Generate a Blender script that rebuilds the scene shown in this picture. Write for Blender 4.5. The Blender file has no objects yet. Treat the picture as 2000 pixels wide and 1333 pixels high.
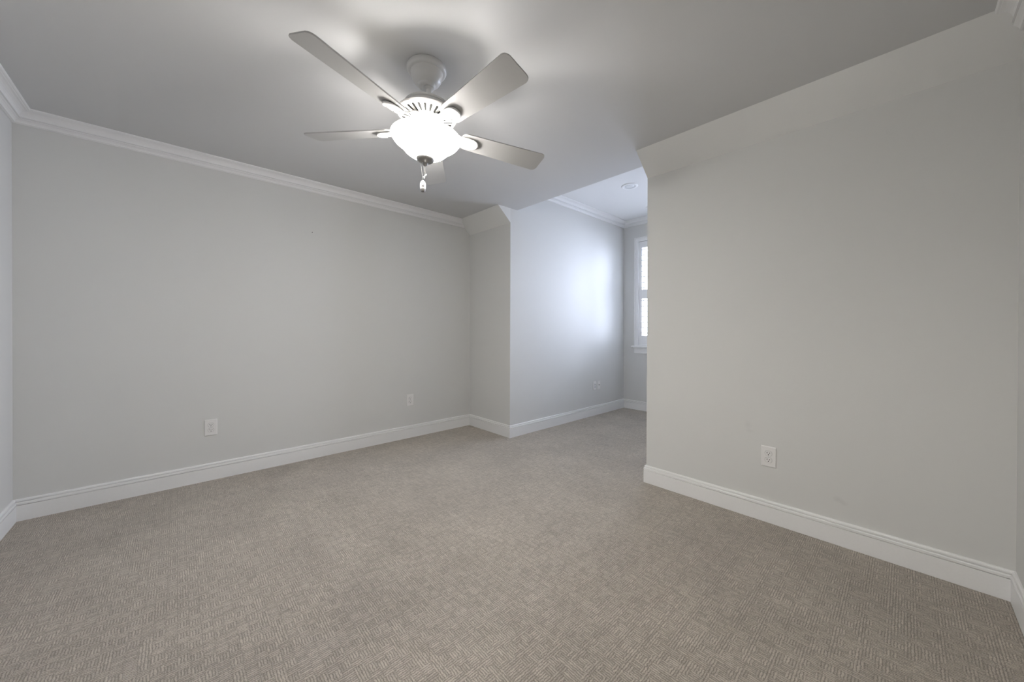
import bpy, bmesh, math, random
from mathutils import Vector, Matrix

random.seed(7)
S = bpy.context.scene
C = S.collection
PI = math.pi

# ------------------------------------------------------------------ camera
F_PX, PITCH, YAW, ROLL, CAM_H = 710.0, -0.0044, -0.8264, 0.0027, 1.1423
cam_d = bpy.data.cameras.new('camera')
cam_d.sensor_fit = 'HORIZONTAL'
cam_d.sensor_width = 36.0
cam_d.lens = F_PX / 2000 * 36.0
cam_d.shift_y = -17.5 / 2000
cam_d.clip_start = 0.02
cam = bpy.data.objects.new('camera', cam_d)
C.objects.link(cam)
fwd = Vector((math.sin(YAW) * math.cos(PITCH), math.cos(YAW) * math.cos(PITCH), math.sin(PITCH)))
rgt0 = Vector((math.cos(YAW), -math.sin(YAW), 0))
up0 = rgt0.cross(fwd)
rgt = rgt0 * math.cos(ROLL) + up0 * math.sin(ROLL)
upv = rgt.cross(fwd)
M = Matrix((rgt, upv, -fwd)).transposed().to_4x4()
M.translation = Vector((0, 0, CAM_H))
cam.matrix_world = M
S.camera = cam

# ------------------------------------------------------------------ daylight, exposure
w = bpy.data.worlds.new('sky')
w.use_nodes = True
S.world = w
bg = w.node_tree.nodes['Background']
bg.inputs['Strength'].default_value = 1.0
# overcast sky: brightest overhead, hazy at the horizon, dimmer ground below
wt = w.node_tree
w_tc = wt.nodes.new('ShaderNodeTexCoord')
w_sp = wt.nodes.new('ShaderNodeSeparateXYZ')
w_mr = wt.nodes.new('ShaderNodeMapRange')
w_mr.inputs['From Min'].default_value = -1.0
w_rp = wt.nodes.new('ShaderNodeValToRGB')
wt.links.new(w_tc.outputs['Generated'], w_sp.inputs[0])
wt.links.new(w_sp.outputs['Z'], w_mr.inputs['Value'])
wt.links.new(w_mr.outputs[0], w_rp.inputs[0])
wt.links.new(w_rp.outputs[0], bg.inputs['Color'])
ramp = w_rp.color_ramp
SKY = ((0.0, 28), (0.40, 28), (0.46, 3.0), (0.60, 3.0), (0.70, 20), (1.0, 44))   # (height, radiance): ground, far tree line, overcast
for i_, (pos_, k_) in enumerate(SKY):
    e_ = ramp.elements[0] if i_ == 0 else ramp.elements[1] if i_ == len(SKY) - 1 else ramp.elements.new(pos_)
    e_.position = pos_
    e_.color = (0.81 * k_, 0.845 * k_, 1.05 * k_, 1)
S.view_settings.view_transform = 'Standard'
S.view_settings.look = 'None'
S.view_settings.gamma = 1.0
S.view_settings.use_curve_mapping = False
S.view_settings.exposure = 0.0
BOWL_STRENGTH = 94.0
BOWL_INSIDE = 1.5
BULB_WATTS = 5.2
LAMP_COLOR = (1.0, 0.965, 0.925)
HALL_FILL_WATTS = 54.0

# ------------------------------------------------------------------ dimensions (metres)
H = 2.44              # main ceiling
A_, D_, B_, C_ = 3.5795, 0.7162, 2.6041, 0.3181   # room: x -A_..C_, y -D_..B_
A2, XR = 2.8558, -1.3256                            # dormer opening in x
E_ = 2.289                                          # dormer depth
SL, ZK = 0.1725, 2.2894                             # sloped ceiling strip
YE = 0.099                                          # main ceiling runs this far into the dormer
HD = 2.745                                          # dormer ceiling
YW = B_ + E_                                        # dormer end wall
T = 0.12
TOP = 2.95

# added fill light in an unseen hall, brightens right wall and near floor
hl = bpy.data.lights.new('hall_fill_light', 'POINT')
hl.energy = HALL_FILL_WATTS
hl.color = (1.0, 0.95, 0.88)
hl.shadow_soft_size = 0.12
ho = bpy.data.objects.new('hall_fill_light', hl)
ho.location = (-0.25, -D_ - T - 0.8, 2.25)
C.objects.link(ho)

# portal that helps the daylight find the window
pl = bpy.data.lights.new('window_portal', 'AREA')
pl.shape = 'RECTANGLE'
pl.size, pl.size_y = 1.1, 1.55
pl.cycles.is_portal = True
po = bpy.data.objects.new('window_portal', pl)
po.location = (-2.09, YW + T + 0.03, 1.68)
po.rotation_euler = (-PI / 2, 0, 0)                  # faces -y, into the room
C.objects.link(po)

# ------------------------------------------------------------------ helpers
def mat(name):
    m = bpy.data.materials.new(name)
    m.use_nodes = True
    nt = m.node_tree
    return m, nt, nt.nodes['Principled BSDF']

def N(nt, kind, **kw):
    n = nt.nodes.new(kind)
    for k, v in kw.items():
        setattr(n, k, v)
    return n

def plain(name, col, rough=0.5, metal=0.0, bump=0.0, scale=300.0, spec=0.5):
    m, nt, b = mat(name)
    tc = N(nt, 'ShaderNodeTexCoord')
    nz = N(nt, 'ShaderNodeTexNoise')
    nz.inputs['Scale'].default_value = scale
    nz.inputs['Detail'].default_value = 3
    nt.links.new(tc.outputs['Object'], nz.inputs['Vector'])
    mx = N(nt, 'ShaderNodeMix', data_type='RGBA')
    mx.inputs['A'].default_value = (*[c * 0.975 for c in col], 1)
    mx.inputs['B'].default_value = (*[min(1, c * 1.025) for c in col], 1)
    nt.links.new(nz.outputs['Fac'], mx.inputs['Factor'])
    nt.links.new(mx.outputs['Result'], b.inputs['Base Color'])
    b.inputs['Roughness'].default_value = rough
    b.inputs['Metallic'].default_value = metal
    b.inputs['Specular IOR Level'].default_value = spec
    if bump:
        bp = N(nt, 'ShaderNodeBump')
        bp.inputs['Strength'].default_value = bump
        bp.inputs['Distance'].default_value = 0.001
        nt.links.new(nz.outputs['Fac'], bp.inputs['Height'])
        nt.links.new(bp.outputs['Normal'], b.inputs['Normal'])
    return m

def tag(o, label=None, cat=None, group=None, kind=None):
    if label: o['label'] = label
    if cat: o['category'] = cat
    if group: o['group'] = group
    if kind: o['kind'] = kind
    return o

def obj(name, bm, m, parent=None, smooth=False):
    bmesh.ops.recalc_face_normals(bm, faces=bm.faces)
    me = bpy.data.meshes.new(name)
    bm.to_mesh(me)
    bm.free()
    me.materials.append(m)
    if smooth:
        for p in me.polygons:
            p.use_smooth = True
        me.set_sharp_from_angle(angle=math.radians(38))
    o = bpy.data.objects.new(name, me)
    C.objects.link(o)
    if parent:
        o.parent = parent
    return o

def struct(name, bm, m, parent=None):
    o = obj(name, bm, m, parent)
    o['kind'] = 'structure'
    return o

def thing(name, label, cat, loc, rz=0.0, group=None):
    o = bpy.data.objects.new(name, None)
    o.empty_display_size = 0.05
    C.objects.link(o)
    o.location = loc
    o.rotation_euler = (0, 0, rz)
    return tag(o, label, cat, group)

def box(bm, x0, x1, y0, y1, z0, z1, bevel=0.0):
    vs = [bm.verts.new((x, y, z)) for x in (x0, x1) for y in (y0, y1) for z in (z0, z1)]
    f = [(0, 1, 3, 2), (4, 6, 7, 5), (0, 4, 5, 1), (2, 3, 7, 6), (0, 2, 6, 4), (1, 5, 7, 3)]
    fs = [bm.faces.new([vs[i] for i in q]) for q in f]
    if bevel:
        es = list({e for q in fs for e in q.edges})
        bmesh.ops.bevel(bm, geom=es, offset=bevel, segments=2, affect='EDGES', profile=0.6)
    return bm

def B(*a, **k):
    return box(bmesh.new(), *a, **k)

def prism(bm, pts, z0, z1):
    """closed 2D outline extruded in z"""
    lo = [bm.verts.new((x, y, z0)) for x, y in pts]
    hi = [bm.verts.new((x, y, z1)) for x, y in pts]
    bm.faces.new(lo[::-1])
    bm.faces.new(hi)
    n = len(pts)
    for i in range(n):
        bm.faces.new((lo[i], lo[(i + 1) % n], hi[(i + 1) % n], hi[i]))
    return bm

def lathe(bm, prof, seg=64, cap0=False, cap1=False):
    rings = []
    for r, z in prof:
        if r < 1e-5:
            rings.append([bm.verts.new((0, 0, z))])
        else:
            rings.append([bm.verts.new((r * math.cos(2 * PI * i / seg), r * math.sin(2 * PI * i / seg), z)) for i in range(seg)])
    for a, b in zip(rings, rings[1:]):
        for i in range(seg):
            j = (i + 1) % seg
            if len(a) == 1 and len(b) == 1:
                continue
            if len(a) == 1:
                bm.faces.new((a[0], b[j], b[i]))
            elif len(b) == 1:
                bm.faces.new((a[i], a[j], b[0]))
            else:
                bm.faces.new((a[i], a[j], b[j], b[i]))
    if cap0 and len(rings[0]) > 1: bm.faces.new(rings[0][::-1])
    if cap1 and len(rings[-1]) > 1: bm.faces.new(rings[-1])
    return bm

def tube(bm, pts, r, seg=10):
    pts = [Vector(p) for p in pts]
    rings = []
    for i, p in enumerate(pts):
        d = (pts[min(i + 1, len(pts) - 1)] - pts[max(i - 1, 0)]).normalized()
        u = d.orthogonal().normalized() if i == 0 else (u - d * u.dot(d)).normalized()
        v = d.cross(u)
        rr = r[i] if isinstance(r, (list, tuple)) else r
        rings.append([bm.verts.new(p + (u * math.cos(2 * PI * k / seg) + v * math.sin(2 * PI * k / seg)) * rr) for k in range(seg)])
    for a, b in zip(rings, rings[1:]):
        for k in range(seg):
            bm.faces.new((a[k], a[(k + 1) % seg], b[(k + 1) % seg], b[k]))
    bm.faces.new(rings[0][::-1])
    bm.faces.new(rings[-1])
    return bm

def xform(bm, m):
    bmesh.ops.transform(bm, matrix=m, verts=bm.verts)
    return bm

# ------------------------------------------------------------------ materials
def wall_paint(name, col, scuffs=()):
    m, nt, b = mat(name)
    tc = N(nt, 'ShaderNodeTexCoord')
    big = N(nt, 'ShaderNodeTexNoise')
    big.inputs['Scale'].default_value = 1.3
    big.inputs['Detail'].default_value = 2
    nt.links.new(tc.outputs['Object'], big.inputs['Vector'])
    mx = N(nt, 'ShaderNodeMix', data_type='RGBA')
    mx.inputs['A'].default_value = (*[c * 0.985 for c in col], 1)
    mx.inputs['B'].default_value = (*[c * 1.015 for c in col], 1)
    nt.links.new(big.outputs['Fac'], mx.inputs['Factor'])
    out = mx.outputs['Result']
    for (px, py, pz, sx, sz, k) in scuffs:          # faint rubbed marks in the paint
        mp = N(nt, 'ShaderNodeMapping')
        mp.inputs['Location'].default_value = (-px / sx, -py / 0.2, -pz / sz)
        mp.inputs['Scale'].default_value = (1 / sx, 1 / 0.2, 1 / sz)
        nt.links.new(tc.outputs['Object'], mp.inputs['Vector'])
        gr = N(nt, 'ShaderNodeTexGradient', gradient_type='SPHERICAL')
        nt.links.new(mp.outputs['Vector'], gr.inputs['Vector'])
        mul = N(nt, 'ShaderNodeMath', operation='MULTIPLY')
        mul.inputs[1].default_value = k
        nt.links.new(gr.outputs['Fac'], mul.inputs[0])
        m2 = N(nt, 'ShaderNodeMix', data_type='RGBA')
        m2.inputs['B'].default_value = (0.30, 0.29, 0.28, 1)
        nt.links.new(mul.outputs[0], m2.inputs['Factor'])
        nt.links.new(out, m2.inputs['A'])
        out = m2.outputs['Result']
    nt.links.new(out, b.inputs['Base Color'])
    fine = N(nt, 'ShaderNodeTexNoise')
    fine.inputs['Scale'].default_value = 260
    fine.inputs['Detail'].default_value = 4
    nt.links.new(tc.outputs['Object'], fine.inputs['Vector'])
    bp = N(nt, 'ShaderNodeBump')
    bp.inputs['Strength'].default_value = 0.06
    bp.inputs['Distance'].default_value = 0.002
    nt.links.new(fine.outputs['Fac'], bp.inputs['Height'])
    nt.links.new(bp.outputs['Normal'], b.inputs['Normal'])
    b.inputs['Roughness'].default_value = 0.85
    b.inputs['Specular IOR Level'].default_value = 0.12
    return m

WALL = (0.70, 0.70, 0.685)
m_wall = wall_paint('wall_paint', WALL)
m_wall_r = wall_paint('wall_paint_scuffed', WALL,
                      [(-0.664, B_, 0.56, 0.022, 0.035, 0.12), (-0.655, B_, 0.525, 0.03, 0.014, 0.10), (-0.245, B_, 0.24, 0.026, 0.02, 0.17),
                       (-0.222, B_, 0.228, 0.02, 0.016, 0.15)])
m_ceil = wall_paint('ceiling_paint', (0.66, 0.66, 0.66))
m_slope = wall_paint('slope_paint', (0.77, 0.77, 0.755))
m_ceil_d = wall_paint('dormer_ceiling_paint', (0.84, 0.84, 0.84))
m_trim = plain('trim_paint', (0.87, 0.87, 0.865), 0.38, bump=0.05, scale=120)
m_plastic = plain('white_plastic', (0.82, 0.81, 0.80), 0.3)
m_dark = plain('dark_slot', (0.02, 0.02, 0.022), 0.6)
m_fan = plain('fan_enamel', (0.68, 0.675, 0.665), 0.34)
m_blade = plain('blade_finish', (0.46, 0.455, 0.445), 0.38, spec=0.5)
m_nickel = plain('brushed_nickel', (0.30, 0.29, 0.28), 0.35, metal=0.6)
m_chain = plain('chain_metal', (0.22, 0.215, 0.21), 0.35, metal=0.3)
m_steel = plain('nail_steel', (0.12, 0.12, 0.12), 0.4, metal=0.8)
m_gap_shade = plain('gap_shade', (0.015, 0.015, 0.015), 0.7)  # black solid standing in for the shade under the switch cup
m_vent = plain('vent_shadow', (0.012, 0.012, 0.0115), 0.9, spec=0.0)
m_lens = plain('frosted_lens', (0.86, 0.87, 0.88), 0.25)
m_baffle = plain('can_trim', (0.70, 0.71, 0.72), 0.35)

def glass_pane():
    m, nt, b = mat('window_glass')
    nt.nodes.remove(b)
    tr = N(nt, 'ShaderNodeBsdfTransparent')
    tr.inputs['Color'].default_value = (0.93, 0.96, 0.96, 1)
    gl = N(nt, 'ShaderNodeBsdfGlossy')
    gl.inputs['Roughness'].default_value = 0.02
    mx = N(nt, 'ShaderNodeMixShader')
    fr = N(nt, 'ShaderNodeFresnel')
    fr.inputs['IOR'].default_value = 1.35
    nt.links.new(fr.outputs[0], mx.inputs[0])
    nt.links.new(tr.outputs[0], mx.inputs[1])
    nt.links.new(gl.outputs[0], mx.inputs[2])
    nt.links.new(mx.outputs[0], nt.nodes['Material Output'].inputs[0])
    return m
m_glass = glass_pane()

def lit_glass(name, strength):
    m, nt, b = mat(name)
    b.inputs['Base Color'].default_value = (0.9, 0.88, 0.84, 1)
    b.inputs['Roughness'].default_value = 0.25
    b.inputs['Emission Color'].default_value = (*LAMP_COLOR, 1)
    b.inputs['Emission Strength'].default_value = strength
    return m
m_bowl = lit_glass('lit_frosted_glass', BOWL_STRENGTH)
m_bowl_in = lit_glass('lit_glass_inside', BOWL_INSIDE)

def carpet():
    """loop carpet: basket-woven blocks of parallel loop ridges, running with the room"""
    m, nt, b = mat('woven_loop_carpet')
    L = nt.links.new
    tc = N(nt, 'ShaderNodeTexCoord')
    def math_(op, a, bb=None):
        n = N(nt, 'ShaderNodeMath', operation=op)
        for i, v in enumerate((a, bb)):
            if v is None: continue
            if isinstance(v, (int, float)): n.inputs[i].default_value = v
            else: L(v, n.inputs[i])
        return n.outputs[0]
    # slight wander so that the rows are not ruler straight
    wob = N(nt, 'ShaderNodeTexNoise'); wob.inputs['Scale'].default_value = 85; wob.inputs['Detail'].default_value = 3
    L(tc.outputs['Object'], wob.inputs['Vector'])
    sub = N(nt, 'ShaderNodeVectorMath', operation='SUBTRACT'); sub.inputs[1].default_value = (0.5, 0.5, 0.5)
    L(wob.outputs['Color'], sub.inputs[0])
    scl = N(nt, 'ShaderNodeVectorMath', operation='SCALE'); scl.inputs['Scale'].default_value = 0.0085
    L(sub.outputs[0], scl.inputs[0])
    add = N(nt, 'ShaderNodeVectorMath', operation='ADD')
    L(tc.outputs['Object'], add.inputs[0]); L(scl.outputs[0], add.inputs[1])
    sep = N(nt, 'ShaderNodeSeparateXYZ'); L(add.outputs[0], sep.inputs[0])
    BL = 0.0335
    bx = math_('DIVIDE', sep.outputs['X'], BL); by = math_('DIVIDE', sep.outputs['Y'], BL)
    # brick-like shift: every other row moves by half a block
    row = math_('FLOOR', by)
    bx = math_('ADD', bx, math_('MULTIPLY', math_('FLOORED_MODULO', row, 2.0), 0.5))
    fx = math_('FLOOR', bx); fy = math_('FLOOR', by)
    cell = N(nt, 'ShaderNodeCombineXYZ'); L(fx, cell.inputs[0]); L(fy, cell.inputs[1])
    wn = N(nt, 'ShaderNodeTexWhiteNoise', noise_dimensions='3D'); L(cell.outputs[0], wn.inputs['Vector'])
    chk = math_('FLOORED_MODULO', math_('ADD', fx, fy), 2.0)
    flip = math_('GREATER_THAN', wn.outputs['Value'], 0.86)
    d = math_('ABSOLUTE', math_('SUBTRACT', chk, flip))
    NR = 4.0
    wx = math_('MULTIPLY', bx, NR); wy = math_('MULTIPLY', by, NR)
    def ridge(v):
        fr = math_('FRACT', v)
        return math_('SINE', math_('MULTIPLY', fr, PI))
    def beads(v):
        return math_('ABSOLUTE', math_('SINE', math_('MULTIPLY', v, PI * 1.35)))
    def yarn(across, along, seed):
        # every ridge has its own height and sinks into the backing at both of its ends
        idc = N(nt, 'ShaderNodeCombineXYZ')
        L(math_('FLOOR', across), idc.inputs[0]); L(math_('FLOOR', along), idc.inputs[1]); idc.inputs[2].default_value = seed
        rn = N(nt, 'ShaderNodeTexWhiteNoise', noise_dimensions='3D'); L(idc.outputs[0], rn.inputs['Vector'])
        ends = math_('ADD', math_('MULTIPLY', math_('POWER', ridge(along), 0.4), 0.42), 0.58)
        h = math_('MULTIPLY', ridge(across), math_('ADD', math_('MULTIPLY', rn.outputs['Value'], 0.6), 0.5))
        h = math_('MULTIPLY', h, math_('ADD', math_('MULTIPLY', beads(math_('MULTIPLY', along, NR)), 0.25), 0.75))
        return math_('MULTIPLY', h, ends)
    rx = yarn(wx, by, 1.0)
    ry = yarn(wy, bx, 5.0)
    mixr = N(nt, 'ShaderNodeMix', data_type='FLOAT')
    L(d, mixr.inputs['Factor']); L(rx, mixr.inputs['A']); L(ry, mixr.inputs['B'])
    rid = mixr.outputs['Result']
    fib = N(nt, 'ShaderNodeTexNoise'); fib.inputs['Scale'].default_value = 300; fib.inputs['Detail'].default_value = 4; fib.inputs['Roughness'].default_value = 0.7
    L(tc.outputs['Object'], fib.inputs['Vector'])
    mid = N(nt, 'ShaderNodeTexNoise'); mid.inputs['Scale'].default_value = 150; mid.inputs['Detail'].default_value = 2
    L(tc.outputs['Object'], mid.inputs['Vector'])
    hgt = math_('ADD', math_('MULTIPLY', rid, math_('ADD', math_('MULTIPLY', mid.outputs['Fac'], 1.8), -0.05)), math_('MULTIPLY', fib.outputs['Fac'], 1.0))
    # colour: beige yarn, browner low spots between the loops, per-block and broad variation
    base = N(nt, 'ShaderNodeMix', data_type='RGBA')
    base.inputs['A'].default_value = CARPET_LO
    base.inputs['B'].default_value = CARPET_HI
    cr = N(nt, 'ShaderNodeMapRange'); cr.inputs['From Min'].default_value = 0.40; cr.inputs['From Max'].default_value = 1.15
    L(hgt, cr.inputs['Value']); L(cr.outputs[0], base.inputs['Factor'])
    broad = N(nt, 'ShaderNodeTexNoise'); broad.inputs['Scale'].default_value = 2.6; broad.inputs['Detail'].default_value = 3; broad.inputs['Roughness'].default_value = 0.6
    L(tc.outputs['Object'], broad.inputs['Vector'])
    bmx = N(nt, 'ShaderNodeMapRange'); bmx.inputs['From Min'].default_value = 0.3; bmx.inputs['From Max'].default_value = 0.7
    bmx.inputs['To Min'].default_value = 0.86; bmx.inputs['To Max'].default_value = 1.11
    L(broad.outputs['Fac'], bmx.inputs['Value'])
    blk = math_('ADD', math_('MULTIPLY', wn.outputs['Value'], 0.09), 0.955)
    val = math_('MULTIPLY', bmx.outputs[0], blk)
    vs = N(nt, 'ShaderNodeVectorMath', operation='SCALE')
    L(base.outputs['Result'], vs.inputs[0]); L(val, vs.inputs['Scale'])
    L(vs.outputs[0], b.inputs['Base Color'])
    b.inputs['Roughness'].default_value = 0.95
    b.inputs['Specular IOR Level'].default_value = 0.1
    b.inputs['Sheen Weight'].default_value = 0.5
    b.inputs['Sheen Roughness'].default_value = 0.5
    b.inputs['Sheen Tint'].default_value = (1.0, 0.95, 0.88, 1)
    bp = N(nt, 'ShaderNodeBump'); bp.inputs['Strength'].default_value = 0.9; bp.inputs['Distance'].default_value = 0.005
    L(hgt, bp.inputs['Height']); L(bp.outputs['Normal'], b.inputs['Normal'])
    return m
CARPET_LO = (0.15, 0.125, 0.095, 1)
CARPET_HI = (0.62, 0.56, 0.485, 1)
m_carpet = carpet()

# ------------------------------------------------------------------ room shell
bm = bmesh.new()
prism(bm, [(-A_ - T, -D_ - T), (C_ + T, -D_ - T), (C_ + T, B_ + T), (XR + T, B_ + T), (XR + T, YW + T), (-A2 - T, YW + T), (-A2 - T, B_ + T), (-A_ - T, B_ + T)], -0.1, 0.0)
struct('floor', bm, m_carpet)

bm = bmesh.new()
prism(bm, [(-A_ - T, -D_ - T), (C_ + T, -D_ - T), (C_ + T, B_ + T), (XR + 0.03, B_ + T), (XR + 0.03, B_ + YE), (-A2 - 0.03, B_ + YE), (-A2 - 0.03, B_ + T), (-A_ - T, B_ + T)], H, TOP)
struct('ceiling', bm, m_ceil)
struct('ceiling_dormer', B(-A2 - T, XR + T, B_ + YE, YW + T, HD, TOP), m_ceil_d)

struct('wall_left', B(-A_ - T, -A_, -D_ - T, B_ + T, 0, H), m_wall)
DX0, DX1, DH = -0.66, 0.18, 2.05            # unseen doorway added behind the photographer, lets the fill light in
bm = bmesh.new()
box(bm, -A_, DX0, -D_ - T, -D_, 0, H)
box(bm, DX1, C_, -D_ - T, -D_, 0, H)
box(bm, DX0, DX1, -D_ - T, -D_, DH, H)
struct('wall_near', bm, m_wall)
HX0, HX1, HY0, HY1 = -1.3, 0.9, -D_ - T - 1.3, -D_ - T  # unseen hall, added to house the fill light
bm = bmesh.new()
box(bm, HX0 - T, HX0, HY0 - T, HY1, 0, H)
box(bm, HX1, HX1 + T, HY0 - T, HY1, 0, H)
box(bm, HX0, HX1, HY0 - T, HY0, 0, H)
box(bm, C_ + T, HX1 + T, HY1, HY1 + T, 0, H)
struct('wall_added_hall', bm, m_wall)
struct('floor_added_hall', B(HX0 - T, HX1 + T, HY0 - T, HY1, -0.1, 0), m_carpet)
struct('ceiling_added_hall', B(HX0 - T, HX1 + T, HY0 - T, HY1, H, TOP), m_ceil)
struct('wall_end', B(C_, C_ + T, -D_ - T, B_ + T, 0, H), m_wall)
struct('wall_right', B(XR + T, C_, B_, B_ + T, 0, H), m_wall_r)
struct('wall_stub', B(-A_, -A2 - T, B_, B_ + T, 0, H), m_wall)
struct('wall_dormer_left', B(-A2 - T, -A2, B_, YW + T, 0, TOP - 0.01), m_wall)
struct('wall_dormer_right', B(XR, XR + T, B_, YW + T, 0, TOP - 0.01), m_wall)
WX0, WX1, WZ0, WZ1 = -2.618, -1.563, 0.940, 2.422
bm = bmesh.new()
box(bm, -A2, WX0, YW, YW + T, 0, HD)
box(bm, WX1, XR, YW, YW + T, 0, HD)
box(bm, WX0, WX1, YW, YW + T, 0, WZ0)
box(bm, WX0, WX1, YW, YW + T, WZ1, HD)
struct('wall_dormer_back', bm, m_wall)

def slope(x0, x1):
    bm = bmesh.new()
    pts = [(B_, ZK), (B_ - SL, H), (B_, H)]
    a = [bm.verts.new((x0, y, z)) for y, z in pts]
    b = [bm.verts.new((x1, y, z)) for y, z in pts]
    bm.faces.new(a); bm.faces.new(b[::-1])
    for i in range(3):
        bm.faces.new((a[i], a[(i + 1) % 3], b[(i + 1) % 3], b[i]))
    return bm
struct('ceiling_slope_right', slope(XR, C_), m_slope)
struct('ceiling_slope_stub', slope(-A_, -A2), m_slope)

# mouldings: profile (distance from wall, height) swept along one wall with mitred ends
def moulding(name, p, prof, prev, nxt, m=None):
    """p = (start, end) with the room on the left; prev / nxt = neighbouring corner points or None"""
    a, b = Vector(p[0]), Vector(p[1])
    def left(v):
        v = v.normalized()
        return Vector((-v.y, v.x))
    n = left(b - a)
    def corner(pt, other, first):
        if other is None:
            return n
        o = left(a - Vector(other)) if first else left(Vector(other) - b)
        return (n + o) / (1 + n.dot(o))
    na, nb = corner(a, prev, True), corner(b, nxt, False)
    bm = bmesh.new()
    ra = [bm.verts.new((a.x + na.x * d, a.y + na.y * d, z)) for d, z in prof]
    rb = [bm.verts.new((b.x + nb.x * d, b.y + nb.y * d, z)) for d, z in prof]
    k = len(prof)
    for i in range(k):
        bm.faces.new((ra[i], ra[(i + 1) % k], rb[(i + 1) % k], rb[i]))
    bm.faces.new(ra[::-1]); bm.faces.new(rb)
    return struct(name, bm, m or m_trim)

BASE = [(0, 0), (0.0150, 0), (0.0150, 0.0930), (0.0085, 0.0940), (0.0085, 0.0965), (0.0155, 0.0975), (0.0155, 0.1075), (0.0135, 0.1110), (0.0060, 0.1125),
        (0.0060, 0.1150), (0.0110, 0.1160), (0.0110, 0.1225), (0.0090, 0.1270), (0.005, 0.1292), (0, 0.1295)]
loop = [(-A_, -D_), (C_, -D_), (C_, B_), (XR, B_), (XR, YW), (-A2, YW), (-A2, B_), (-A_, B_)]
names = ['near', 'end', 'right', 'dormer_right', 'dormer_back', 'dormer_left', 'stub', 'left']
for i, nm in enumerate(names):
    if nm == 'near':
        moulding('baseboard_near', (loop[0], (DX0, -D_)), BASE, loop[-1], None)
        continue
    moulding('baseboard_' + nm, (loop[i], loop[(i + 1) % 8]), BASE, loop[i - 1], loop[(i + 2) % 8])

def crown(z):
    pr = [(0, 0), (0.083, 0), (0.083, 0.007), (0.079, 0.010), (0.072, 0.0105)]
    pr += [(0.070 - 0.036 * math.sin(PI / 2 * k / 6), 0.0125 + 0.029 * (1 - math.cos(PI / 2 * k / 6))) for k in range(7)]
    pr += [(0.037, 0.0425), (0.037, 0.0465), (0.029, 0.0475), (0.025, 0.0505), (0.025, 0.0525), (0.031, 0.0530), (0.031, 0.0565), (0.024, 0.060), (0.018, 0.0650), (0.0145, 0.0705), (0.0145, 0.0755), (0.008, 0.0765), (0.008, 0.0785), (0, 0.0785)]
    return [(d, z - h) for d, h in pr]
cr = crown(H)
moulding('trim_1', ((-A_, B_ - 0.02), (-A_, -D_)), cr, None, (C_, -D_))
moulding('trim_2', ((-A_, -D_), (C_, -D_)), cr, (-A_, B_), (C_, B_))
moulding('trim_3', ((C_, -D_), (C_, B_ - 0.02)), cr, (-A_, -D_), None)
cd = crown(HD)
moulding('trim_4', ((-A2, YW), (-A2, B_ + YE)), cd, (XR, YW), None)
moulding('trim_5', ((XR, YW), (-A2, YW)), cd, (XR, B_), (-A2, B_))
moulding('trim_6', ((XR, B_ + YE), (XR, YW)), cd, None, (-A2, YW))

# ------------------------------------------------------------------ window
CW = 0.060
wr = bpy.data.objects.new('window_1', None); C.objects.link(wr)
wr.location = (0, YW, 0); wr['kind'] = 'structure'
def wpart(name, bm, m):
    o = obj(name, bm, m, wr); o['kind'] = 'structure'; return o
bm = bmesh.new()
for x0, x1, z0, z1 in ((WX0 - CW, WX0, 0.926, WZ1 + CW), (WX1, WX1 + CW, 0.926, WZ1 + CW), (WX0, WX1, WZ1, WZ1 + CW)):
    box(bm, x0, x1, -0.016, 0, z0, z1, 0.002)
# raised back band round the casing
box(bm, WX0 - CW, WX0 - CW + 0.014, -0.024, -0.015, 0.926, WZ1 + CW, 0.002)
box(bm, WX1 + CW - 0.014, WX1 + CW, -0.024, -0.015, 0.926, WZ1 + CW, 0.002)
box(bm, WX0 - CW, WX1 + CW, -0.0245, -0.015, WZ1 + CW - 0.014, WZ1 + CW, 0.002)
wpart('casing', bm, m_trim)
bm = bmesh.new()
box(bm, WX0 - CW - 0.03, WX1 + CW + 0.03, -0.055, 0.0, 0.904, 0.926, 0.005)
box(bm, WX0, WX1, -0.003, T, 0.904, 0.9445, 0.002)
wpart('sill', bm, m_trim)
bm = bmesh.new()
box(bm, WX0 - CW, WX1 + CW, -0.016, 0, 0.819, 0.904, 0.002)
box(bm, WX0 - CW - 0.008, WX1 + CW + 0.008, -0.028, 0, 0.886, 0.904, 0.004)
wpart('apron', bm, m_trim)
# double-hung sash behind the shutters
bm = bmesh.new()
sx0, sx1 = WX0, WX1
for y0, z0, z1 in ((0.065, 0.940, 1.70), (0.092, 1.66, WZ1)):
    box(bm, sx0, sx0 + 0.045, y0, y0 + 0.026, z0, z1)
    box(bm, sx1 - 0.045, sx1, y0, y0 + 0.026, z0, z1)
    box(bm, sx0 + 0.045, sx1 - 0.045, y0, y0 + 0.026, z0, z0 + 0.05)
    box(bm, sx0 + 0.045, sx1 - 0.045, y0, y0 + 0.026, z1 - 0.045, z1)
sash = wpart('sash', bm, m_trim)
for y0, z0, z1 in ((0.077, 0.99, 1.655), (0.104, 1.71, WZ1 - 0.045)):
    wpart('pane', B(sx0 + 0.045, sx1 - 0.045, y0, y0 + 0.003, z0, z1), m_glass)

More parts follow.
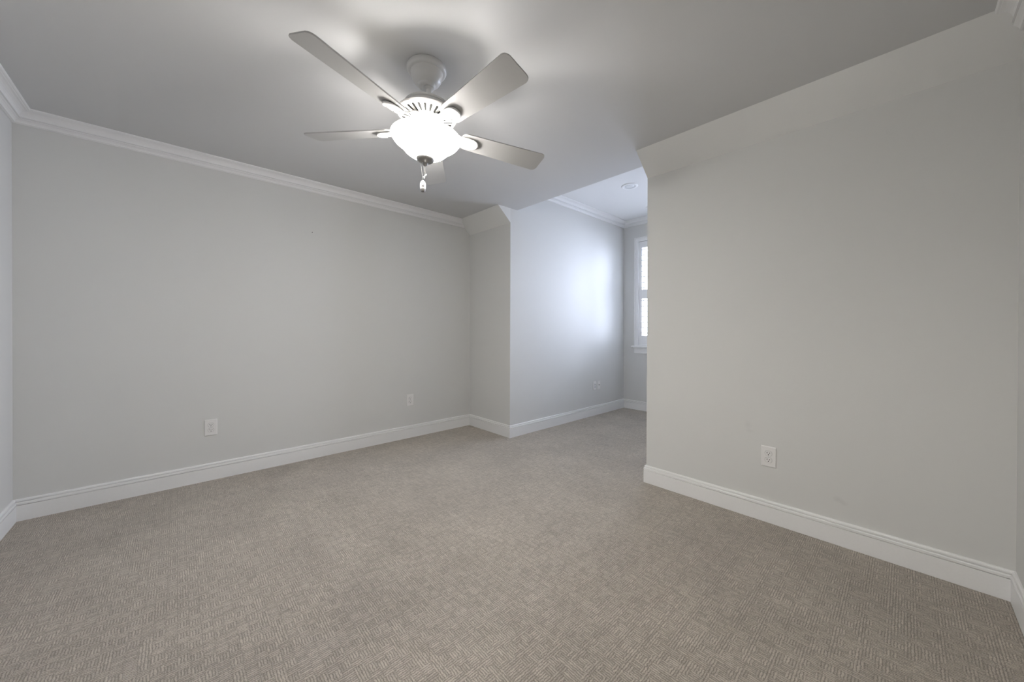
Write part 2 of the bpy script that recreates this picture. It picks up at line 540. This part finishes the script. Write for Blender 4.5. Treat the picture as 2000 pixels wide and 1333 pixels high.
# plantation shutters: two hinged panels
def shutter(label, x0, x1):
    t = thing('plantation_shutter', label, 'window shutter', (x0, YW, 0.945), 0, 'white louvred shutters in the dormer window')
    wd, hh = x1 - x0, WZ1 - 0.948
    ST = 0.046
    z = lambda v: v - 0.945
    y0, y1 = 0.004, 0.032
    for a, b in ((0.001, ST), (wd - ST, wd - 0.001)):
        obj('stile', B(a, b, y0, y1, 0.0008, hh, bevel=0.002), m_trim, t)
    for a, b in ((0.0008, z(1.073)), (z(1.601), z(1.733)), (z(2.333), hh)):
        obj('rail', B(ST, wd - ST, y0 + 0.001, y1 - 0.001, a, b), m_trim, t)
    prof = [(sx * 0.0395, sz * v) for sx, sz, v in ((1, -1, 0.0045), (1, 1, 0.0045))] + [(0.0375, 0.0055), (0.0, 0.0062), (-0.0375, 0.0055)] + [(-0.0395, 0.0045), (-0.0395, -0.0045), (-0.0375, -0.0055), (0.0, -0.0062), (0.0375, -0.0055)]
    NP_ = len(prof)
    def louvre(zc, ang):
        bm = bmesh.new()
        ca, sa = math.cos(ang), math.sin(ang)
        ends = []
        for x in (ST + 0.002, wd - ST - 0.002):
            ends.append([bm.verts.new((x, 0.018 + u * ca - v * sa, zc + u * sa + v * ca)) for u, v in prof])
        for k in range(NP_):
            bm.faces.new((ends[0][k], ends[0][(k + 1) % NP_], ends[1][(k + 1) % NP_], ends[1][k]))
        bm.faces.new(ends[0][::-1]); bm.faces.new(ends[1])
        obj('louver', bm, m_trim, t, smooth=True)
    pit = 0.0768
    for k in range(8):
        louvre(z(2.300 - k * pit), math.radians(6))
    for k in range(7):
        louvre(z(1.572 - k * pit), math.radians(2))
    return t
XM = (WX0 + WX1) / 2
shutter('white louvred shutter panel at the left side of the dormer window', WX0, XM)
shutter('white louvred shutter panel at the right side of the dormer window', XM, WX1)

# ------------------------------------------------------------------ recessed lights in the dormer ceiling
def downlight(label, x, y):
    t = thing('recessed_light', label, 'ceiling light', (x, y, HD), 0, 'round recessed lights in the dormer ceiling')
    bm = bmesh.new()
    lathe(bm, [(0.062, 0.0), (0.090, 0.0), (0.090, -0.003), (0.086, -0.006), (0.070, -0.008), (0.064, -0.006), (0.062, 0.0)])
    obj('trim_ring', bm, m_trim, t, smooth=True)
    bm = bmesh.new()
    lathe(bm, [(0.0655, -0.0068), (0.052, -0.0035), (0.050, -0.0005)])
    obj('baffle', bm, m_baffle, t, smooth=True)
    bm = bmesh.new()
    lathe(bm, [(0.051, -0.0008), (0.046, -0.0035), (0.03, -0.0055), (0.0, -0.0065)])
    obj('lens', bm, m_lens, t, smooth=True)
downlight('round white recessed light in the dormer ceiling, nearer the main room', -2.088, 3.687)
downlight('round recessed light in the dormer ceiling by the window, mostly hidden by the wall', -2.228, 4.526)

# ------------------------------------------------------------------ wall plates (local: face towards -y, z up)
def plate_bm(wd=0.0765, hh=0.121):
    bm = bmesh.new()
    t = 0.0065
    o = [(-wd / 2, -hh / 2), (wd / 2, -hh / 2), (wd / 2, hh / 2), (-wd / 2, hh / 2)]
    s = 0.004
    i_ = [(x - math.copysign(s, x), z - math.copysign(s, z)) for x, z in o]
    a = [bm.verts.new((x, 0, z)) for x, z in o]
    m_ = [bm.verts.new((x, -0.004, z)) for x, z in o]
    b = [bm.verts.new((x, -t, z)) for x, z in i_]
    for r0, r1 in ((a, m_), (m_, b)):
        for k in range(4):
            bm.faces.new((r0[k], r0[(k + 1) % 4], r1[(k + 1) % 4], r1[k]))
    bm.faces.new(b); bm.faces.new(a[::-1])
    return bm
def disc_y(bm, cx, cz, rx, rz, y0, y1, seg=28, flat=None):
    pts = []
    for k in range(seg):
        x, z = rx * math.cos(2 * PI * k / seg), rz * math.sin(2 * PI * k / seg)
        if flat: z = max(-flat, min(flat, z))
        pts.append((cx + x, cz + z))
    a = [bm.verts.new((x, y0, z)) for x, z in pts]
    b = [bm.verts.new((x, y1, z)) for x, z in pts]
    for k in range(seg):
        bm.faces.new((a[k], a[(k + 1) % seg], b[(k + 1) % seg], b[k]))
    bm.faces.new(a[::-1]); bm.faces.new(b)
    return bm
m_recess = plain('receptacle_gap', (0.38, 0.37, 0.37), 0.6)
def outlet(label, loc, rz):
    t = thing('wall_outlet', label, 'outlet', loc, rz, 'white duplex outlets low on the walls')
    obj('cover_plate', plate_bm(), m_plastic, t)
    for s in (1, -1):
        rc = bmesh.new()
        disc_y(rc, 0, s * 0.0195, 0.0172, 0.0172, -0.006, -0.0085, flat=0.0143)
        r = obj('receptacle', rc, m_plastic, t)
        g = bmesh.new()
        disc_y(g, 0, s * 0.0195, 0.0186, 0.0186, -0.006, -0.0067, flat=0.0155)
        obj('gap', g, m_recess, r)
        for dx, hz in ((-0.0063, 0.0085), (0.0063, 0.0068)):
            obj('slot', B(dx - 0.0014, dx + 0.0014, -0.0089, -0.008, s * 0.0195 + 0.0035 - hz / 2, s * 0.0195 + 0.0035 + hz / 2), m_dark, r)
        h = bmesh.new(); disc_y(h, 0, s * 0.0195 - 0.0075, 0.0027, 0.003, -0.008, -0.0089, 14)
        obj('ground_hole', h, m_dark, r)
    sc = bmesh.new(); disc_y(sc, 0, 0, 0.0032, 0.0032, -0.006, -0.0076, 14)
    obj('screw', sc, m_baffle, t)
    return t
outlet('white duplex outlet on the left wall, nearest the far left corner', (-A_, 0.188, 0.3995), PI / 2)
outlet('white duplex outlet on the left wall, nearer the dormer', (-A_, 1.823, 0.3985), PI / 2)
outlet('white duplex outlet on the right wall below faint scuff marks', (-0.5555, B_, 0.3915), 0)

t = thing('wall_plate', 'white wall plate with tall rectangular insert, left of a touching pair in dormer', 'wall plate', (-A2, 4.151, 0.3985), PI / 2, 'pair of wall plates in the dormer')
obj('cover_plate', plate_bm(0.066, 0.117), m_plastic, t)
i_ = obj('insert', B(-0.0165, 0.0165, -0.0078, -0.006, -0.033, 0.033, bevel=0.0006), m_baffle, t)
obj('socket', B(-0.0075, 0.0075, -0.0083, -0.0074, 0.008, 0.021), m_recess, i_)
obj('socket', B(-0.0075, 0.0075, -0.0083, -0.0074, -0.024, -0.011), m_recess, i_)
t = thing('wall_plate', 'white wall plate with single centre jack, right of a touching pair in dormer', 'wall plate', (-A2, 4.2445, 0.3985), PI / 2, 'pair of wall plates in the dormer')
obj('cover_plate', plate_bm(0.070, 0.117), m_plastic, t)
bm = bmesh.new(); disc_y(bm, 0, 0.003, 0.0062, 0.0062, -0.006, -0.015, 18)
j = obj('jack', bm, m_recess, t)
bm = bmesh.new(); disc_y(bm, 0, 0.003, 0.003, 0.003, -0.0148, -0.0156, 12)
obj('jack_hole', bm, m_dark, j)
for s in (1, -1):
    bm = bmesh.new(); disc_y(bm, 0, s * 0.042, 0.003, 0.003, -0.006, -0.0074, 12)
    obj('screw', bm, m_baffle, t)

# nail left in the wall
bm = bmesh.new()
tube(bm, [(0, 0.002, 0), (0, -0.010, 0.002), (0, -0.0135, 0.0025)], [0.0016, 0.0016, 0.0034], 10)
n_ = obj('nail', bm, m_steel)
n_.location = (-A_, 0.8814, 2.0045); n_.rotation_euler = (0, 0, PI / 2)
tag(n_, 'tiny dark nail sticking out of the left wall', 'nail')

# ------------------------------------------------------------------ ceiling fan
FX, FY, FZ = -1.6166, 0.9108, H
fan = thing('ceiling_fan', 'white five-blade ceiling fan with a glowing glass bowl light', 'ceiling fan', (FX, FY, FZ))
ZB = 2.1319 - H                          # blade plane below the ceiling
gx, gy = -0.0241, -0.0376                # the fan hangs slightly out of true
nrm = Vector((-gx, -gy, 1)).normalized()
TILT = Matrix.Translation((0, 0, ZB)) @ Vector((0, 0, 1)).rotation_difference(nrm).to_matrix().to_4x4()
def fpart(name, bm, m, parent=None, smooth=True, tilt=True):
    if tilt: xform(bm, TILT)
    return obj(name, bm, m, parent or fan, smooth)

# canopy on the ceiling
bm = bmesh.new()
lathe(bm, [(0.0, 0.0), (0.094, 0.0), (0.096, -0.003), (0.096, -0.014), (0.093, -0.020), (0.086, -0.024), (0.078, -0.026), (0.077, -0.029), (0.076, -0.040),
           (0.072, -0.055), (0.063, -0.070), (0.050, -0.081), (0.043, -0.084), (0.042, -0.090), (0.038, -0.096), (0.030, -0.099), (0.024, -0.098), (0.0, -0.096)])
fpart('canopy', bm, m_fan, tilt=False)
bm = bmesh.new()
lathe(bm, [(0.0, 0.228), (0.018, 0.226), (0.026, 0.215), (0.026, 0.208), (0.0135, 0.200), (0.0135, 0.112), (0.0, 0.112)])
fpart('downrod', bm, m_fan)

# motor housing: dome on top, flared ring, vented cone underneath
bm = bmesh.new()
lathe(bm, [(0.0, 0.139), (0.022, 0.138), (0.027, 0.134), (0.060, 0.131), (0.095, 0.127), (0.111, 0.120), (0.117, 0.111), (0.117, 0.107), (0.114, 0.105), (0.117, 0.102),
           (0.125, 0.091), (0.136, 0.083), (0.144, 0.077), (0.1455, 0.072), (0.142, 0.0675), (0.132, 0.0650), (0.075, 0.053), (0.068, 0.051), (0.0, 0.051)])
housing = fpart('motor_housing', bm, m_fan)
for k in range(26):
    a = 2 * PI * (k + 0.5) / 26
    bm = bmesh.new()
    # slot lying in the sloped cone, r 0.083..0.114
    pts = []
    for q in range(16):
        u = 2 * PI * q / 16
        pts.append((0.1015 + (0.017 if math.cos(u) > 0 else -0.017) + 0.0055 * math.cos(u), 0.0055 * math.sin(u) * (1 + 9.0 * (0.017 if math.cos(u) > 0 else -0.017))))
    lo = [bm.verts.new((x, y, 0.053 + (x - 0.075) * 0.0120 / 0.057 - 0.0006)) for x, y in pts]
    hi = [bm.verts.new((x, y, 0.053 + (x - 0.075) * 0.0120 / 0.057 + 0.002)) for x, y in pts]
    bm.faces.new(lo[::-1]); bm.faces.new(hi)
    for q in range(16):
        bm.faces.new((lo[q], lo[(q + 1) % 16], hi[(q + 1) % 16], hi[q]))
    xform(bm, Matrix.Rotation(a, 4, 'Z'))
    fpart('vent_slot', bm, m_vent, housing, smooth=False)

# rotating hub, switch cup, fitter of the light kit
bm = bmesh.new()
lathe(bm, [(0.0, 0.054), (0.066, 0.0535), (0.068, 0.050), (0.064, 0.0475), (0.0, 0.0475)])
fpart('hub', bm, m_fan)
bm = bmesh.new()
lathe(bm, [(0.0, 0.049), (0.048, 0.0485), (0.050, 0.045), (0.049, 0.041), (0.045, 0.0395), (0.0, 0.0395)])
cup = fpart('switch_cup', bm, m_fan)
bm = bmesh.new()
lathe(bm, [(0.0, 0.040), (0.040, 0.0395), (0.040, 0.020), (0.0, 0.0195)])
fpart('gap', bm, m_gap_shade, cup)
bm = bmesh.new()
lathe(bm, [(0.0, 0.020), (0.012, 0.0195), (0.012, -0.014), (0.026, -0.020), (0.028, -0.034), (0.0, -0.036)])
fpart('light_fitter', bm, m_fan)
bm = bmesh.new()
tube(bm, [(0, 0, -0.03), (0, 0, -0.150)], 0.005, 10)
fpart('center_rod', bm, m_nickel)
# bulbs
for k in range(3):
    a = 2 * PI * k / 3 + 0.4
    bm = bmesh.new()
    lathe(bm, [(0.0, -0.044), (0.012, -0.043), (0.012, -0.012), (0.016, -0.004), (0.018, 0.008), (0.014, 0.020), (0.0, 0.026)], 20)
    xform(bm, Matrix.Translation((0.062 * math.cos(a), 0.062 * math.sin(a), -0.080)) @ Matrix.Rotation(a, 4, 'Z') @ Matrix.Rotation(math.radians(80), 4, 'Y'))
    fpart('bulb', bm, m_bowl_in)
    lp = bpy.data.lights.new('fan_bulb_glow', 'POINT')
    lp.energy = BULB_WATTS
    lp.color = LAMP_COLOR
    lp.shadow_soft_size = 0.025
    lo_ = bpy.data.objects.new('fan_bulb_glow', lp)
    lo_.parent = fan
    lo_.location = TILT @ Vector((0.070 * math.cos(a + 1.0), 0.070 * math.sin(a + 1.0), -0.058))
    C.objects.link(lo_)

# glass bowl: rolled rim, shoulder, waist and rounded bottom (outer then inner skin)
outer = [(0.164, -0.032), (0.1695, -0.034), (0.1715, -0.038), (0.169, -0.042), (0.165, -0.045), (0.1635, -0.048), (0.158, -0.056), (0.149, -0.064), (0.138, -0.072),
         (0.127, -0.081), (0.117, -0.090), (0.109, -0.098), (0.102, -0.106), (0.092, -0.114), (0.078, -0.123), (0.060, -0.131), (0.034, -0.137), (0.0, -0.139)]
inner = [(max(0, r - 0.004), z + 0.004) for r, z in outer[::-1]]
inner[0] = (0.0, -0.135)
bm = bmesh.new()
lathe(bm, outer + inner + [outer[0]], 96)
n_out = (len(outer) - 2) * 96 + 96
for i, f in enumerate(bm.faces):                      # the rolled rim and the inner skin glow less
    f.material_index = 1 if i >= n_out or i < 5 * 96 else 0
bowl = fpart('glass_bowl', bm, m_bowl)
bowl.data.materials.append(m_bowl_in)
bm = bmesh.new()
lathe(bm, [(0.0, -0.136), (0.043, -0.137), (0.0445, -0.141), (0.042, -0.147), (0.033, -0.154), (0.020, -0.159), (0.014, -0.162), (0.014, -0.166), (0.011, -0.170), (0.006, -0.176), (0.0, -0.178)], 40)
fpart('finial', bm, m_nickel)

# blades and their brackets
BLADE_R, PHASE, TIP_PITCH = 0.647, -1.2372, math.radians(14)
def blade_outline():
    r0, r1 = 0.175, BLADE_R
    h0, h1 = 0.054, 0.069
    pts = []
    def arc(cx, cy, r, a0, a1, n=7):
        for k in range(n):
            a = a0 + (a1 - a0) * k / (n - 1)
            pts.append((cx + r * math.cos(a), cy + r * math.sin(a)))
    rc = 0.024
    arc(r0 + 0.03, -h0 + 0.030, 0.030, PI, 1.5 * PI)
    arc(r1 - rc, -h1 + rc, rc, 1.5 * PI, 2 * PI)
    arc(r1 - rc, h1 - rc, rc, 0, PI / 2)
    arc(r0 + 0.03, h0 - 0.030, 0.030, PI / 2, PI)
    return pts
def bracket_bm():
    """arm from the hub that swells into a scalloped plate under the blade"""
    bm = bmesh.new()
    st = [(0.054, 0.017, 0.0040, 0.049), (0.078, 0.0150, 0.0045, 0.046), (0.104, 0.0150, 0.0050, 0.037), (0.126, 0.0190, 0.0050, 0.023), (0.146, 0.0270, 0.0050, 0.007), (0.170, 0.0310, 0.0055, -0.006),
          (0.195, 0.036, 0.0050, -0.0085), (0.215, 0.037, 0.0050, -0.0085), (0.232, 0.034, 0.0050, -0.0085), (0.246, 0.028, 0.0050, -0.0085), (0.257, 0.019, 0.0045, -0.008), (0.263, 0.009, 0.004, -0.0075)]
    rings = []
    for r, hw, th, z in st:
        ring = []
        for k in range(14):
            u = 2 * PI * k / 14
            cy, cz = math.cos(u), math.sin(u)
            ring.append(bm.verts.new((r, hw * cy, z + th * cz * (1.0 - 0.25 * abs(cy)))))
        rings.append(ring)
    for a, b in zip(rings, rings[1:]):
        for k in range(14):
            bm.faces.new((a[k], a[(k + 1) % 14], b[(k + 1) % 14], b[k]))
    bm.faces.new(rings[0][::-1]); bm.faces.new(rings[-1])
    return bm
for k in range(5):
    ang = PHASE + 2 * PI * k / 5
    pit = Matrix.Rotation(-TIP_PITCH, 4, 'X')
    bm = bmesh.new()
    prism(bm, blade_outline(), -0.003, 0.003)
    es = [e for e in bm.edges if abs(e.verts[0].co.z - e.verts[1].co.z) < 1e-6]
    bmesh.ops.bevel(bm, geom=es, offset=0.0012, segments=1, affect='EDGES')
    xform(bm, Matrix.Rotation(ang, 4, 'Z') @ pit)
    bl = fpart('blade', bm, m_blade, smooth=False)
    bm = bracket_bm()
    for v in bm.verts:                                   # twists from level at the hub to the blade's pitch
        f = min(1, max(0, (v.co.x - 0.06) / 0.11))
        v.co = Matrix.Rotation(-TIP_PITCH * f, 4, 'X') @ v.co
    xform(bm, Matrix.Rotation(ang, 4, 'Z'))
    br = fpart('blade_bracket', bm, m_fan, bl)
    bm = bmesh.new()                                     # raised scalloped rim at the outer end of the plate
    arcp = []
    for q in range(13):
        u = math.radians(-78 + 156 * q / 12)
        arcp.append((0.222 + 0.041 * math.cos(u), 0.037 * math.sin(u), -0.0105))
    tube(bm, arcp, [0.002 + 0.0035 * math.sin(PI * q / 12) for q in range(13)], 8)
    xform(bm, Matrix.Rotation(ang, 4, 'Z') @ pit)
    fpart('scallop_rim', bm, m_fan, bl)
    for rr, yy in ((0.195, 0.018), (0.195, -0.018), (0.232, 0.0)):
        bm = bmesh.new()
        lathe(bm, [(0.0, -0.0150), (0.0018, -0.0148), (0.0028, -0.0140), (0.0028, -0.010), (0.0, -0.010)], 12)
        xform(bm, Matrix.Rotation(ang, 4, 'Z') @ pit @ Matrix.Translation((rr, yy, 0)))
        fpart('bracket_screw', bm, m_fan, bl)

# pull chains, built where they hang (plumb, so not tilted)
ux, uy = rgt0.x, rgt0.y                 # a sideways direction for the pair of chains
tip = TILT @ Vector((0, 0, -0.178))
def bead_chain(p0, p1, r=0.0012):
    bm = bmesh.new()
    p0, p1 = Vector(p0), Vector(p1)
    n = int((p1 - p0).length / 0.0042)
    tube(bm, [p0, p1], 0.0007, 6)
    for i in range(n + 1):
        c = p0.lerp(p1, i / max(1, n))
        bmesh.ops.create_icosphere(bm, subdivisions=1, radius=r, matrix=Matrix.Translation(c))
    return bm
c1 = obj('pull_chain', bead_chain(tip, tip + Vector((0, 0, -0.040))), m_chain, fan, True)
e1 = tip + Vector((0, 0, -0.038))
bm = bmesh.new()
tube(bm, [e1 + Vector((0.004 * ux, 0.004 * uy, 0.0)), e1 + Vector((0.007 * ux, 0.007 * uy, -0.005)), e1 + Vector((0.001 * ux, 0.001 * uy, -0.010)), e1 + Vector((-0.005 * ux, -0.005 * uy, -0.016)), e1 + Vector((-0.002 * ux, -0.002 * uy, -0.023))],
     [0.002, 0.0045, 0.004, 0.005, 0.002], 10)
obj('chain_bell', bm, m_fan, c1, True)
s2 = TILT @ Vector((-0.021 * ux, -0.021 * uy, -0.160))
f2 = Vector((s2.x + 0.010 * ux, s2.y + 0.010 * uy, 1.882 - H))
c2 = obj('pull_chain', bead_chain(s2, f2), m_chain, fan, True)
bm = bmesh.new()
lathe(bm, [(0.0, 0.003), (0.004, 0.002), (0.0095, -0.003), (0.0135, -0.012), (0.0145, -0.024), (0.0135, -0.036), (0.0115, -0.045), (0.0105, -0.050), (0.008, -0.053), (0.0, -0.054)], 24)
xform(bm, Matrix.Translation(f2))
fob = obj('chain_fob', bm, m_fan, c2, True)
bm = bmesh.new()
lathe(bm, [(0.0127, -0.0405), (0.0120, -0.0455), (0.0108, -0.0503), (0.0085, -0.0535), (0.0, -0.0545)], 24)
xform(bm, Matrix.Translation(f2))
obj('fob_band', bm, m_nickel, fob, True)
# small dark fan emblem on the side of the fob that faces the room
toc = Vector((-f2.x - FX, -f2.y - FY, 0)).normalized()
sd = Vector((-toc.y, toc.x, 0))
bm = bmesh.new()
for a0 in range(4):
    a = a0 * PI / 2 + 0.5
    cpt = Vector(f2) + toc * 0.0140 + sd * (0.0042 * math.cos(a)) + Vector((0, 0, -0.026 + 0.0048 * math.sin(a)))
    mm = Matrix.Translation(cpt) @ Matrix((sd, toc, Vector((0, 0, 1)))).transposed().to_4x4() @ Matrix.Rotation(-a, 4, 'Y') @ Matrix.Diagonal((0.0034, 0.0012, 0.0017, 1))
    bmesh.ops.create_icosphere(bm, subdivisions=2, radius=1.0, matrix=mm)
obj('fob_emblem', bm, m_vent, fob, True)
